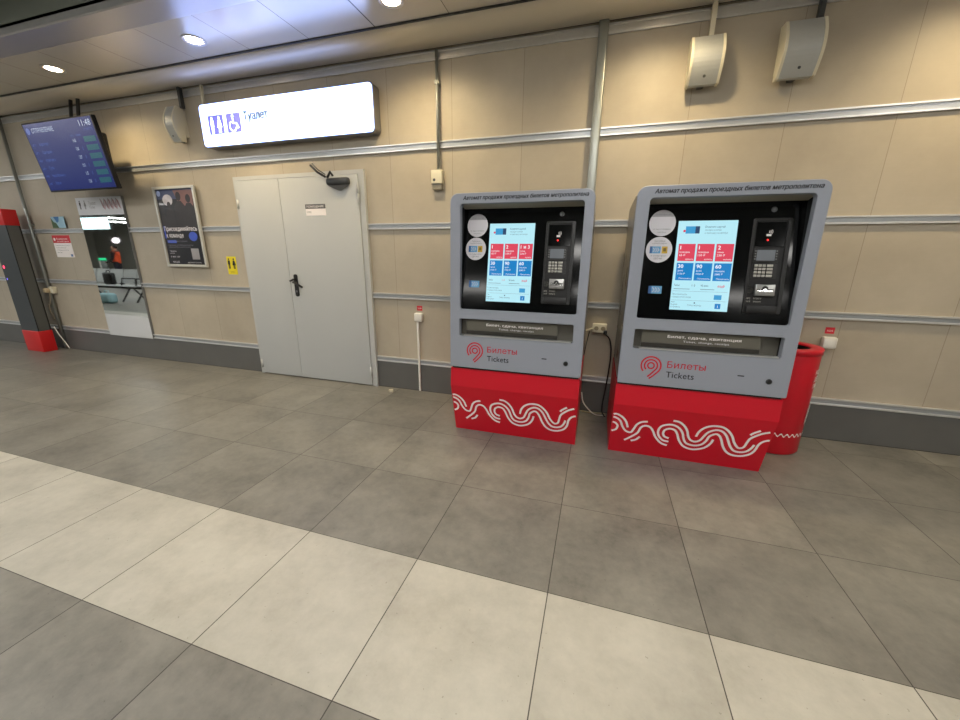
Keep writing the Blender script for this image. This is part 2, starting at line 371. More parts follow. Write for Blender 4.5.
# ------------------------------------------------------------------ ticket machines
FY0, FZ0, FY1, FZ1 = -.82, .555, -.780, 1.735
MY = -.40      # machine empty stands at (cx, MY, 0)
face_dir = Vector((0, FY1 - FY0, FZ1 - FZ0)).normalized()
def mframe(y, z, d): return frame((0, y - MY, z), (1, 0, 0), d)
FF = mframe(FY0, FZ0, face_dir)                                       # front face, origin at its foot
BF = mframe(-.806, .86, Vector((0, .134, .77)))                        # black sloping panel
LF = mframe(-.70, 0, Vector((0, -.105, .40)))                          # lower red panel
WAVES = [[(-0.464, 0.327), (-0.452, 0.332), (-0.432, 0.328), (-0.401, 0.307), (-0.377, 0.273), (-0.363, 0.228)],
[(-0.464, 0.303), (-0.453, 0.303), (-0.432, 0.293), (-0.413, 0.272), (-0.397, 0.231), (-0.372, 0.196), (-0.339, 0.189), (-0.323, 0.222), (-0.308, 0.263), (-0.28, 0.289), (-0.244, 0.298)],
[(-0.464, 0.262), (-0.444, 0.254), (-0.429, 0.231), (-0.438, 0.199), (-0.464, 0.183)],
[(-0.373, 0.113), (-0.33, 0.153), (-0.295, 0.193), (-0.281, 0.24), (-0.256, 0.261), (-0.224, 0.255), (-0.2, 0.222), (-0.182, 0.181), (-0.152, 0.142), (-0.126, 0.124), (-0.098, 0.117)],
[(-0.33, 0.115), (-0.299, 0.13), (-0.276, 0.161)],
[(-0.094, 0.151), (-0.131, 0.157), (-0.16, 0.19), (-0.17, 0.232), (-0.157, 0.273), (-0.122, 0.293), (-0.085, 0.296), (-0.048, 0.276), (-0.022, 0.238), (-0.008, 0.192), (0.015, 0.157), (0.062, 0.147), (0.103, 0.164), (0.125, 0.201), (0.135, 0.24), (0.166, 0.265), (0.189, 0.256), (0.208, 0.222), (0.225, 0.177), (0.252, 0.134), (0.29, 0.111), (0.34, 0.111), (0.384, 0.134), (0.406, 0.171), (0.414, 0.22), (0.43, 0.249), (0.453, 0.264), (0.464, 0.265)],
[(-0.097, 0.18), (-0.125, 0.191), (-0.137, 0.217), (-0.13, 0.247), (-0.102, 0.263), (-0.07, 0.254), (-0.051, 0.222), (-0.034, 0.176), (-0.003, 0.132), (0.038, 0.114), (0.075, 0.115), (0.123, 0.138), (0.152, 0.179), (0.162, 0.218)],
[(-0.093, 0.331), (-0.057, 0.327), (-0.023, 0.301), (0.001, 0.263), (0.015, 0.218), (0.035, 0.189), (0.063, 0.181), (0.089, 0.199), (0.106, 0.24), (0.125, 0.275), (0.163, 0.298), (0.199, 0.292), (0.227, 0.263), (0.246, 0.224), (0.267, 0.18), (0.295, 0.148), (0.332, 0.143), (0.364, 0.157), (0.384, 0.188), (0.393, 0.218)],
[(0.06, 0.224), (0.069, 0.265), (0.091, 0.3), (0.122, 0.321), (0.156, 0.329), (0.199, 0.325), (0.237, 0.296), (0.263, 0.259), (0.279, 0.22), (0.305, 0.183), (0.324, 0.176), (0.342, 0.19), (0.35, 0.229), (0.359, 0.262), (0.38, 0.286), (0.413, 0.313), (0.45, 0.33)],
[(0.353, 0.291), (0.367, 0.309), (0.399, 0.334)]]
def em(name, rgb, e): return mat(name, (10, 10, 10), .25, emit=rgb, es=e)
scr_bg = em('screen background', (186, 238, 250), .95); scr_red = em('screen red', (236, 70, 96), .85); scr_blue = em('screen blue', (0, 132, 206), .9)
scr_white = em('screen white', (245, 250, 255), 1.0); scr_grey = em('screen text grey', (110, 140, 160), .8); scr_dark = em('screen text', (50, 80, 120), .7)
scr_lb = em('screen light blue', (60, 160, 215), .9)
bank = mat('blue card sticker', (96, 158, 204), .4); bank2 = mat('deep blue print', (40, 90, 150), .4); gold = mat('gold print', (196, 160, 40), .4)
rec_m = mat('recess grey with floor bounce', (170, 166, 152), .35, .1)  # recess and tray undersides made lighter, floor bounce put into the colour
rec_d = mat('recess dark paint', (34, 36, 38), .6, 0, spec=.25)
lite_sticker = mat('sticker white', (214, 212, 218), .45)
tray_back = mat('tray flap', (108, 105, 96), .4, .1)

def price_rows(mb, first):
    reds, blues = (('1', '2', '1 и 3') if first else ('1', '1', '2')), ('30', '90', '60')
    cx0 = -.198; wd = .091; gp = .1005
    for i in range(3):
        x = cx0 + i * gp
        mb.rect(BF, x, .479, x + wd, .58, .003, scr_red); mb.rect(BF, x, .365, x + wd, .468, .003, scr_blue)
        mb.text(BF, reds[i], x + .010, .548, .022, .004, scr_white, bold=.02)
        mb.text(BF, ('поездка', 'поездки', 'зоны')[i], x + .008, .527, .010, .004, scr_white); mb.text(BF, ('65 ₽', '130 ₽', '230 ₽')[i], x + .008, .508, .012, .004, scr_white)
        mb.text(BF, 'купить', x + wd - .006, .486, .009, .004, scr_white, align='RIGHT')
        mb.text(BF, blues[i], x + .008, .438, .022, .004, scr_white, bold=.02)
        mb.text(BF, ('дней', 'дней', 'поездок')[i], x + .008, .418, .009, .004, scr_white); mb.text(BF, ('3150 ₽', '7350 ₽', '2580 ₽')[i], x + .008, .399, .010, .004, scr_white)
        mb.text(BF, 'Пополнить', x + wd - .006, .372, .009, .004, scr_white, align='RIGHT')
def sticker_card(mb, F, x, y, w_, h_, z):
    mb.rect(F, x, y, x + w_, y + h_, z, bank); mb.rect(F, x, y, x + w_ * .22, y + h_, z + .0004, bank2)
    for k in range(3): mb.ribbon(F, [(x + w_ * (.3 + .2 * k), y + h_ * .2), (x + w_ * (.45 + .2 * k), y + h_ * .5), (x + w_ * (.3 + .2 * k), y + h_ * .8)], w_ * .06, z + .0008, lite_sticker, 0)
def make_machine(cx, label, first):
    t = thing('ticket_machine', label, 'ticket machine', (cx, MY, 0), 'metro ticket machines')
    W = .471
    # grey cabinet behind the front
    mb = MB(); pr = [(-.72, .555), (-.71, 1.70), (-.66, 1.715), (-.12, 1.69), (-.10, 1.66), (-.10, .555)]
    mb.extrude_x([(y - MY, z) for y, z in pr], -W + .004, W - .004, body_paint)
    # hollow where the black panel and the tray sit is hidden behind the front
    mb2 = MB(); n = len(pr)
    shell = MB()
    P = [(y - MY, z) for y, z in pr]
    v = [(-W + .004, y, z) for y, z in P] + [(W - .004, y, z) for y, z in P]
    shell.add(v, [(1, 2, n + 2, n + 1), (2, 3, n + 3, n + 2), (3, 4, n + 4, n + 3), (4, 5, n + 5, n + 4), (5, 0, n, n + 5), tuple(range(n))[::-1], tuple(range(n, 2 * n))], body_paint)
    body = shell.build('cabinet', t)
    # red base
    rb = MB(); prr = [(-.10, 0), (-.70, 0), (-.805, .40), (-.795, .540), (-.10, .540)]
    rb.extrude_x([(y - MY, z) for y, z in prr], -W, W, red_paint); rb.box(-W + .01, W - .01, -.79 - MY, -.12 - MY, .54, .556, black)
    base = rb.build('base', t)
    wv = MB()
    for L in WAVES: wv.ribbon(LF, L, .0145, .0015, white_paint)
    wv.build('wave_pattern', base)
    # front plate with two openings
    fp = MB()
    op = rrect(-.395, .430, .414, 1.131, (.014, .014, .022, .022)); sl = rrect(-.396, .240, .404, .361, .010)
    fp.plate(FF, rrect(-W + .003, .003, W + .003, 1.198, (.008, .008, .055, .055), 8), [op, sl], -.045, 0, grey_paint, .004)
    front = fp.build('front_panel', t)
    # black recess
    rc = MB()
    inv = FF.inverted()
    bl = inv @ (BF @ Vector((-.405, -.005, 0))); 
    a = [FF @ Vector(p) for p in ((-.402, .424, -.010), (.422, .424, -.010), (.422, 1.138, -.010), (-.402, 1.138, -.010))]
    b = [BF @ Vector(p) for p in ((-.402, .112, 0), (.422, .112, 0), (.422, .815, 0), (-.402, .815, 0))]
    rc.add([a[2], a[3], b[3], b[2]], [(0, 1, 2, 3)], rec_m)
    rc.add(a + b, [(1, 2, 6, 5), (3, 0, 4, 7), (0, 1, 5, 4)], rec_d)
    rc.build('recess', front)
    bp = MB(); bp.rect(BF, -.41, .112, .43, .82, 0, black_gloss)
    bpo = bp.build('black_panel', t)
    s = MB(); s.slab(BF, -.212, .187, .100, .714, .0003, .002, scr_bg)
    sticker = None
    s.rect(BF, -.170, .640, -.095, .682, .003, scr_lb); s.rect(BF, -.118, .640, -.095, .682, .0036, scr_dark); s.disc(BF, -.176, .655, .007, .003, scr_red)
    s.text(BF, 'Оплатите картой', -.068, .672, .012, .003, scr_dark, .105); s.text(BF, 'поездку в метро', -.066, .655, .010, .003, scr_grey, .085); s.text(BF, 'и пересадку на автобус', -.066, .638, .010, .003, scr_grey, .12)
    price_rows(s, first)
    s.text(BF, 'Тройка', -.20, .330, .012, .003, scr_dark, .03); s.rect(BF, -.20, .312, -.112, .315, .003, scr_grey); s.text(BF, '1-3', -.103, .330, .012, .003, scr_red if first else scr_dark)
    s.text(BF, '90 мин', -.055, .330, .012, .003, scr_dark, .04); s.rect(BF, -.055, .312, .02, .315, .003, scr_grey); s.text(BF, 'ещё', .035, .328, .014, .003, scr_red, .036, bold=.02)
    s.rect(BF, -.205, .300, .09, .3012, .003, scr_grey)
    s.text(BF, 'Пополнение карты', -.205, .277, .010, .003, scr_grey, .08); s.text(BF, 'и проверка остатка поездок', -.205, .261, .010, .003, scr_grey, .105); s.rect(BF, .022, .255, .062, .283, .003, scr_lb); s.rect(BF, -.205, .245, .09, .2462, .003, scr_grey)
    for k, tx in enumerate(('язык', 'English', 'Справка')): s.text(BF, tx, -.207, .231 - .015 * k, .009, .003, scr_grey, .02 + .016 * k)
    s.text(BF, 'Помощь пассажиру', -.115, .213, .010, .003, scr_grey, .075); s.disc(BF, -.078, .232, .004, .003, scr_dark)
    s.rect(BF, .032, .202, .062, .232, .003, scr_blue); s.text(BF, 'i', .047, .208, .018, .004, scr_white, align='CENTER')
    s.build('screen', bpo)
    # stickers, camera
    for k, (sx, sy) in enumerate(((-.302, .703), (-.306, .545))):
        st = MB(); st.disc(BF, sx, sy, .074, .0015, lite_sticker, 40, .077)
        if k == 0:
            st.poly(BF, [(sx + .074 * math.cos(q), sy + .077 * math.sin(q)) for q in [PI * (.16 + .68 * j / 12) for j in range(13)]], .002, mat('sticker grey', (160, 160, 164), .5))
            st.text(BF, 'Оплата проезда', sx, sy + .046, .010, .0025, grey_print, .085, 'CENTER'); st.text(BF, 'по лицу и телефону', sx, sy - .040, .009, .0025, grey_print, .10, 'CENTER'); st.text(BF, 'подробнее', sx, sy - .057, .007, .0025, grey_print, .05, 'CENTER')
        else:
            st.text(BF, 'Принимаем', sx, sy + .048, .009, .0025, grey_print, .06, 'CENTER'); st.text(BF, 'к оплате карты', sx, sy + .034, .009, .0025, grey_print, .08, 'CENTER')
            sticker_card(st, BF, sx - .052, sy - .022, .062, .042, .002); st.rect(BF, sx + .016, sy - .022, sx + .048, sy + .020, .002, gold); st.rect(BF, sx + .024, sy - .010, sx + .040, sy + .010, .0026, mat('brown print', (120, 96, 20), .5))
            st.text(BF, 'и смартфон', sx, sy - .040, .009, .0025, grey_print, .085, 'CENTER'); st.text(BF, 'СБП PAY', sx, sy - .058, .010, .0025, black_print, .05, 'CENTER')
        tag(st.build('round_sticker', bpo), 'round white sticker')
    st = MB(); sticker_card(st, BF, -.342, .280, .076, .046, .0015); st.build('card_sticker', bpo)
    cmr = MB(); cmr.disc(BF, .270, .770, .015, .001, mat('camera ring', (70, 72, 74), .3), 24); cmr.disc(BF, .270, .770, .007, .002, mat('camera lens', (110, 112, 112), .2), 16); cmr.build('camera_window', bpo)
    # payment column
    pc = MB(); pc.plate(BF, rrect(.175, .185, .365, .722, .01), [rrect(.188, .200, .345, .712, .008)], 0, .008, black, .002)
    pc.rect(BF, .188, .20, .345, .712, .001, mat('reader matt black', (8, 8, 9), .6))
    pc.bevel_box(.19, .345, .188, .232, 0, .02, black, .004, BF)
    col = pc.build('payment_column', bpo)
    rd = MB(); rd.slab(BF, .196, .567, .338, .700, .001, .006, black_gloss)
    for k in range(3): rd.ribbon(BF, [(.257 + .007 * k, .640 - .003 * k), (.262 + .007 * k, .646), (.257 + .007 * k, .652 + .003 * k)], .0028, .0065, white_paint, 3)
    rd.rect(BF, .246, .622, .270, .634, .0065, white_paint); rd.disc(BF, .256, .601, .005, .0065, em('red indicator', (255, 40, 40), 2.5), 12)
    rd.build('contactless_reader', col)
    ds = MB(); ds.slab(BF, .198, .478, .320, .556, .001, .006, black); ds.rect(BF, .212, .486, .302, .546, .0065, mat('small display', (104, 110, 118), .25))
    for k in range(4):
        for x in (.205, .309): ds.rect(BF, x - .003, .492 + .015 * k, x + .003, .498 + .015 * k, .0065, mgrey)
    ds.build('reader_display', col)
    kp = MB(); kp.slab(BF, .198, .388, .320, .472, .001, .004, black)
    for r_ in range(4):
        for c_ in range(3): kp.bevel_box(.208 + c_ * .020, .224 + c_ * .020, .394 + r_ * .019, .408 + r_ * .019, .004, .008, mat('metal keys', (176, 174, 166), .35, .4), .001, BF, 1)
        kp.bevel_box(.270, .299, .394 + r_ * .019, .408 + r_ * .019, .004, .008, mat('metal keys', (176, 174, 166)), .001, BF, 1)
    kp.build('keypad', col)
    cs = MB(); cs.bevel_box(.223, .320, .287, .351, .001, .022, steel, .003, BF); cs.slab(BF, .232, .319, .312, .325, .020, .0228, black); cs.disc(BF, .270, .326, .016, .0232, black, 16); cs.disc(BF, .270, .318, .009, .0236, chrome, 12); cs.slab(BF, .234, .312, .308, .317, .0215, .0232, chrome)
    cs.build('card_slot', col)
    ic = MB(); ic.disc(BF, .200, .319, .019, .001, mat('coin print', (96, 94, 84), .5), 24); ic.rect(BF, .192, .308, .196, .330, .002, black); ic.rect(BF, .200, .308, .202, .330, .002, black); ic.build('coin_symbol', col); ic = MB()
    for x, w_ in ((.186, .024), (.226, .038)):
        for k, y in enumerate((.268, .250)): ic.text(BF, ('карту', 'вставьте')[x > .2] if k == 0 else ('card', 'insert')[x > .2], x, y, .011, .002, mat('pale print', (176, 172, 162), .5), w_)
    ic.build('slot_label', col)
    # take-out tray
    tr = MB()
    x0, x1, s0, s1, dp = -.402, .410, .234, .367, -.075
    tr.rect(FF, x0, s0, x1, s1, dp, tray_back)
    q = lambda *p: [FF @ Vector(c) for c in p]
    tr.add(q((x0, s1, -.005), (x1, s1, -.005), (x1, s1, dp), (x0, s1, dp)), [(0, 1, 2, 3)], rec_m)
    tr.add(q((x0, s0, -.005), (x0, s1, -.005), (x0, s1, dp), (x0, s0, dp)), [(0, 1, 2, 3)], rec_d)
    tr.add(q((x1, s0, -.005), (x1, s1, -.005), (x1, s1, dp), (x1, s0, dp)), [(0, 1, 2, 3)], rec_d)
    tr.add(q((x0, s0 + .006, -.005), (x1, s0 + .006, -.005), (x1, s0 + .006, dp), (x0, s0 + .006, dp)), [(0, 1, 2, 3)], steel)
    tray = tr.build('tray', front)
    fl = MB(); fl.slab(FF, -.350, .262, .300, .352, -.030, -.026, mat('smoky flap', (108, 105, 96), .2, .15))
    fl.slab(FF, -.350, .250, .300, .278, -.030, -.022, mat('flap foot', (62, 60, 56), .3, .3))
    fl.text(FF, 'Билет, сдача, квитанция', -.200, .316, .0165, -.0215, white_paint, .40, bold=.012)
    fl.text(FF, 'Ticket, change, receipt', -.110, .292, .012, -.0215, lite_sticker, .25)
    fl.build('flap', tray)
    lp = MB(); lp.slab(FF, -.360, .2405, .392, .2475, -.020, .008, alu)
    lp.build('tray_lip', tray)
    # prints on the plate
    pt = MB(); pt.text(FF, 'Автомат продажи проездных билетов метрополитена', -.374, 1.155, .0235, .0012, black_print, .808, bold=.035, shear=.25)
    pt.build('header_lettering', front); pt = MB()
    L = (-.277, .134)
    def arc(r, a0, a1, tail=None):
        n = 20; P = [(L[0] + r * math.cos(math.radians(a0 + (a1 - a0) * k / n)), L[1] + r * math.sin(math.radians(a0 + (a1 - a0) * k / n))) for k in range(n + 1)]
        if tail: P += tail
        pt.ribbon(FF, P, .0095, .0012, red_print, 0)
    arc(.019, 0, 360)
    arc(.038, 225, -42, [(L[0] + .002, L[1] - .058), (L[0] - .014, L[1] - .074)])
    arc(.0575, 222, -42, [(L[0] + .018, L[1] - .066), (L[0] - .004, L[1] - .086)])
    pt.build('route_logo', front); pt = MB()
    pt.text(FF, 'Билеты', -.184, .129, .042, .0012, red_print, .215, bold=.006)
    pt.build('cyrillic_lettering', front); pt = MB()
    pt.text(FF, 'Tickets', -.184, .066, .040, .0012, black_print, .158, bold=.008)
    pt.build('latin_lettering', front); pt = MB()
    pt.slab(FF, .206, .114, .240, .120, 0, .002, black_print); pt.build('slit', front)
    lk = MB(); lk.tube([FF @ Vector((.370, .096, -.002)), FF @ Vector((.370, .096, .005))], .016, dgrey, 16); lk.disc(FF, .370, .096, .011, .0056, black, 16); lk.build('lock', front)
    return t
make_machine(-.537, 'grey and red ticket machine with blue-white screen, left of the pair', True)
make_machine(.640, 'grey and red ticket machine with blue-white screen, right of the pair, beside the red bin', False)

# ------------------------------------------------------------------ red bin
bx, by = 1.312, -.222
bt = thing('litter_bin', 'round red litter bin with white markings beside the right ticket machine', 'litter bin', (bx, by, 0))
b = MB(); b.lathe([(0, .004), (.185, .004), (.190, .012), (.190, .725), (.189, .73)], 0, 0, red_paint, 40); b.build('bin_body', bt)
r = MB(); r.lathe([(.190, .728), (.195, .729), (.196, .762), (.193, .766), (.130, .766), (.125, .762), (.125, .45), (0, .45)], 0, 0, red_paint, 40)
r.lathe([(.1245, .755), (.1245, .452), (0, .452)], 0, 0, black, 40); r.build('bin_rim', bt)
def on_bin(a, z): return frame((.1915 * math.cos(a), .1915 * math.sin(a), z), (-math.sin(a), math.cos(a), 0), (0, 0, 1))
pm = MB()
for k in range(60):       # band of small waves round the foot
    a = -2.4 + k * .05
    F0 = on_bin(a, .155); h0, h1 = .012 * math.sin(k * 1.6), .012 * math.sin((k + 1) * 1.6)
    pm.add([F0 @ Vector((0, h0 - .005, 0)), on_bin(a + .05, .155) @ Vector((0, h1 - .005, 0)), on_bin(a + .05, .155) @ Vector((0, h1 + .005, 0)), F0 @ Vector((0, h0 + .005, 0))], [(0, 1, 2, 3)], white_paint)
pm.build('wave_band', bt); pm = MB()
for i, z in enumerate((.60, .55, .50)):
    pm.text(on_bin(-.66, z), ('МЦ', 'ДЕ', 'ПМ')[i], 0, 0, .030, .001, white_paint, .06, 'CENTER', bold=.02)
pm.build('white_letters', bt); pm = MB(); F0 = on_bin(-.58, .27)
pm.poly(F0, [(-.035, -.04), (-.01, -.03), (.012, .10), (.0, .11), (-.02, .03)], .001, white_paint); pm.ribbon(F0, [(.0, -.03), (.02, .02), (.03, .10)], .012, .001, white_paint)
pm.build('white_emblem', bt)

# ------------------------------------------------------------------ small things on the wall, right half
def socket_box(x, z, lab):
    t = thing('call_box', lab, 'wall box', (x, 0, z), 'white wall boxes with red notices')
    mb = MB(); mb.bevel_box(-.042, .042, -.05, 0, -.042, .042, white, .012); mb.build('housing', t)
    mb = MB(); mb.slab(wallF(), -.028, .062, .028, .108, .0005, .002, red_print); mb.text(wallF(), 'SOS', 0, .078, .012, .003, white_paint, .036, 'CENTER'); mb.build('notice', t)
    return t
socket_box(-1.642, .765, 'white box with red notice on the wall between the door and the left ticket machine')
socket_box(1.638, .762, 'white box with red notice on the wall above the red bin')
st = MB(); st.bevel_box(-1.668, -1.648, -.028, -.013, .004, .723, white, .003); tag(st.build('cable_duct', None, (-1.658, -.02, 0)), 'narrow white vertical duct running down from the white wall box to the floor', 'cable duct')
jb = thing('junction_box', 'small cream junction box at the end of the thin pipe above the left ticket machine', 'junction box', (-1.415, 0, 2.0))
mb = MB(); mb.bevel_box(-.05, .05, -.055, 0, -.055, .055, cream, .006); mb.disc(wallF(0, 0, -.055), -.02, -.025, .012, .001, dgrey, 12); mb.build('housing', jb)
mb = MB(); mb.box(-.042, .042, -.045, 0, -.10, -.056, mat('box plug', (130, 124, 110), .5)); mb.build('cable_gland', jb)
pipe_m = mat('galvanised pipe', (150, 154, 150), .35, .6)
def pipe(x, z0, z1, r_, lab, flat=False, m_=pipe_m, y=-.035, bend=None):
    mb = MB()
    if flat: mb.bevel_box(x - r_, x + r_, y - r_ * .6, -.021, z0, z1, m_, r_ * .35)
    else: mb.tube(bend or [(x, y, z0), (x, y, z1)], r_, m_, 12)
    for z in () if flat else ((z0 + z1) / 2 + .2,): mb.box(x - r_ * 1.25, x + r_ * 1.25, y - r_ * 1.2, -.004, z, z + .02, pipe_m)
    return tag(mb.build('conduit_pipe', None, (x, 0, z0)), lab, 'pipe')
pipe(-1.400, 2.054, 2.93, .013, 'thin grey conduit running down from the ceiling to the cream junction box')
pipe(-.122, .35, 2.96, .034, 'wide grey trunking running down the wall behind the left ticket machine', True)
pipe(-7.245, .01, 2.94, .018, 'long grey conduit on the wall just right of the dark column, ceiling to floor')

def speaker(x0, x1, z0, z1, lab, stem):
    t = thing('wall_speaker', lab, 'speaker', ((x0 + x1) / 2, 0, (z0 + z1) / 2), 'curved wall speakers'); h = (z1 - z0) / 2; w_ = (x1 - x0) / 2
    arcp = [(-.070 - .080 * math.sin(PI * (.10 + .83 * k / 12)), h - 2 * h * k / 12) for k in range(13)]
    g = MB(); g.extrude_x([(-.03, h)] + arcp + [(-.05, -h)], -w_ + .014, w_ - .014, mat('speaker grille', (176, 178, 176), .42, .25, noise=.05, nscale=90)); g.disc(wallF(0, -h * .74, -.124), 0, 0, .009, .004, dgrey, 12); g.build('grille', t)
    for sx in (-1, 1):
        s = MB(); a, b_ = sorted((sx * w_, sx * (w_ - .016)))
        s.extrude_x([(-.02, h + .004)] + [(y - .004, z) for y, z in arcp] + [(-.045, -h - .004)], a, b_, cream); s.build('side_cap', t)
    bk = MB(); bk.box(-w_ * .9, w_ * .9, -.032, 0, -h + .05, h - .02, cream); bk.box(-.02, .02, -.05, -.01, -h + .0, -h + .05, dgrey); bk.build('bracket', t)
    sm = MB(); sm.box(-.014 + stem[0], .014 + stem[0], -.06, -.022, h - .01, 2.955 - (z0 + z1) / 2, stem[1]); sm.build('stem', t)
speaker(.447, .645, 2.470, 2.745, 'smaller pale curved wall speaker with white stem, left of two above the right ticket machine', (.02, cream))
speaker(.967, 1.180, 2.456, 2.760, 'grey curved wall speaker with dark stem, right of two above the right ticket machine', (.085, dgrey))
speaker(-4.345, -4.21, 2.455, 2.770, 'grey curved wall speaker between the blue display and the lit sign', (.085, dgrey))

pb = thing('socket_outlet', 'cream double power socket on the wall between the two ticket machines', 'power socket', (.04, 0, .767))
mb = MB(); mb.bevel_box(-.058, .058, -.05, 0, -.038, .038, cream, .008)
for x in (-.026, .028): mb.disc(wallF(x, 0, -.05), 0, 0, .018, .001, mat('socket face', (150, 140, 116), .5), 20)
mb.build('housing', pb)
mb = MB(); mb.bevel_box(.032, .062, -.085, -.045, -.045, -.012, black, .008); mb.build('plug', pb)
def cable(pts, r_, m_, lab, n=8):
    P = [Vector(p) for p in pts]; Q = [P[0] * 2 - P[1]] + P + [P[-1] * 2 - P[-2]]; out = []
    for i in range(1, len(Q) - 2):
        for k in range(6):
            t = k / 6; a, b_, c, d = Q[i - 1:i + 3]
            out.append(.5 * ((2 * b_) + (c - a) * t + (2 * a - 5 * b_ + 4 * c - d) * t * t + (3 * b_ - a - 3 * c + d) * t ** 3))
    mb = MB(); mb.tube(out + [P[-1]], r_, m_, n); return tag(mb.build('power_cable', None, tuple(P[-1])), lab, 'cable')
cable([(.085, -.085, .735), (.13, -.09, .68), (.15, -.07, .55), (.14, -.05, .3), (.12, -.10, .07), (.15, -.13, .012)], .006, black, 'black cable hanging from the cream socket down behind the right ticket machine')
cable([(-.018, -.045, .765), (-.07, -.05, .745), (-.12, -.07, .73)], .007, cream, 'short cream cable from the power socket to the left ticket machine')
cable([(-.06, -.09, .20), (-.04, -.09, .11), (.02, -.12, .05), (.08, -.11, .012), (.155, -.09, .010)], .005, white, 'pale cable looping down to the floor between the two ticket machines')
cable([(-.06, -.06, .014), (0, -.07, .012), (.08, -.065, .012), (.155, -.06, .012)], .006, mat('yellowed cable', (160, 150, 120), .5), 'yellowish cable lying on the floor between the two ticket machines')
cable([(-.04, -.03, .735), (-.06, -.04, .6), (-.08, -.05, .40), (-.085, -.07, .1), (-.07, -.09, .012)], .004, dgrey, 'thin dark cable hanging from the power socket beside the left ticket machine')
bt = MB(); Mx = Matrix.Translation((-1.925, -.142, .014)) @ Matrix.Rotation(.5, 4, 'Z'); bt.bevel_box(-.022, .022, -.016, .016, -.013, .015, cream, .006, Mx)
tag(bt.build('paper_scrap', None, (-1.925, -.142, 0)), 'tiny crumpled cream scrap on the floor by the door', 'litter')

# ------------------------------------------------------------------ lit lavatory sign
sg = thing('lavatory_sign', 'long white lit box sign with lavatory pictograms above the grey door', 'sign', (-2.93, 0, 2.56))
sx0, sx1, sz0, sz1 = -.98, .975, -.195, .190
fc = MB(); F = wallF(0, 0, -.098); lit = mat('lit sign face', (235, 238, 245), .4, emit=(152, 180, 255), es=SIGN_E)
fc.plate(F, rrect(sx0 + .008, sz0 + .008, sx1 - .008, sz1 - .008, .035), [], 0, .008, lit, .002); fc_o = fc.build('lit_face', sg)
hs = MB(); hs.plate(wallF(), rrect(sx0, sz0, sx1, sz1, .04), [], .0, .100, mat('sign housing', (120, 118, 116), .4, .3), .004); hs.build('housing', sg)
ic = MB(); vio = mat('sign violet print', (96, 96, 190), .5, emit=(130, 130, 235), es=.75); lw = mat('sign pictogram white', (235, 238, 245), .4, emit=(152, 180, 255), es=SIGN_E); gt = mat('sign grey print', (70, 90, 110), .5, emit=(110, 130, 160), es=.4)
F = wallF(0, 0, -.1065)
for x0 in (-.875, -.645):
    ic.rect(F, x0, -.085, x0 + (.19 if x0 < -.7 else .175), .08, 0, vio)
def man(mb, F, x, y, h, m_, z, skirt=False):
    mb.disc(F, x, y + h * .90, h * .09, z, m_, 14)
    if skirt: mb.poly(F, [(x - h * .10, y + h * .78), (x - h * .22, y + h * .32), (x + h * .22, y + h * .32), (x + h * .10, y + h * .78)], z, m_)
    else: mb.rect(F, x - h * .14, y + h * .40, x + h * .14, y + h * .78, z, m_)
    mb.rect(F, x - h * .11, y, x - h * .015, y + h * .42, z, m_); mb.rect(F, x + h * .015, y, x + h * .11, y + h * .42, z, m_)
man(ic, F, -.828, -.075, .145, lw, .001); man(ic, F, -.738, -.075, .145, lw, .001, True)
ic.disc(F, -.565, .055, .014, .001, lw, 14); ic.ribbon(F, [(-.565, .04), (-.562, -.005), (-.525, -.008), (-.505, -.05)], .016, .001, lw, 0)
ic.ribbon(F, [(-.57 + .042 * math.cos(t), -.03 + .042 * math.sin(t)) for t in [1.9 + 4.2 * k / 16 for k in range(17)]], .012, .001, lw, 0)
ic.text(F, 'Туалет', -.43, .008, .072, .001, gt, .285, bold=.065)
ic.build('pictograms', sg)
sm = MB(); sm.box(-.985, -.965, -.05, -.025, .19, .378, cream); sm.build('feed_tube', sg)

# ------------------------------------------------------------------ departures display
TZ0, TZ1, TY0, TY1 = 2.005, 2.664, -.31, -.405
tv = thing('departures_display', 'dark blue departures screen tilted down, hung from the ceiling at the left', 'display', (-5.525, -.35, TZ0))
tvd = Vector((0, TY1 - TY0, TZ1 - TZ0)); TH = tvd.length; TF = frame((0, TY0 + .35, 0), (1, 0, 0), tvd); hw = .560
cs = MB(); cs.bevel_box(-hw, hw, -.004, TH + .004, -.045, 0, black, .006, TF)
cso = cs.build('casing', tv)
tb = em('display blue', (26, 44, 126), .55); tw = em('display white', (200, 215, 240), .8); tt = em('display teal', (28, 104, 120), .6); tdim = em('display dim text', (90, 112, 190), .7)
s = MB(); s.rect(TF, -hw + .014, .012, hw - .014, TH - .010, .0008, tb)
s.disc(TF, -hw + .07, TH - .075, .032, .002, tdim, 20); s.text(TF, 'ОТПРАВЛЕНИЕ', -hw + .13, TH - .095, .042, .002, tw, .36)
s.text(TF, '11:48', hw - .04, TH - .085, .055, .002, tw, .17, 'RIGHT'); s.text(TF, '12 МАРТА', hw - .04, TH - .125, .022, .002, tdim, .13, 'RIGHT')
for k in range(6):
    y = TH - .225 - k * .076
    s.rect(TF, hw - .225, y, hw - .045, y + .050, .002, tt)
    s.text(TF, ('11:52', '12:01', '12:07', '12:15', '12:22', '12:30')[k], -hw + .72, y + .01, .030, .002, tw, .045); s.text(TF, str(k % 3 + 1), -hw + .82, y + .01, .028, .002, tdim)
    s.text(TF, ('Аэропорт', 'Одинцово', 'Апрелевка', 'Тула', 'Наро-Фоминск', 'Лобня')[k], -hw + .16, y + .01, .028, .002, tdim, (.16, .16, .16, .08, .22, .09)[k]); s.text(TF, str(6010 + 7 * k), -hw + .05, y + .01, .022, .002, tdim, .05)
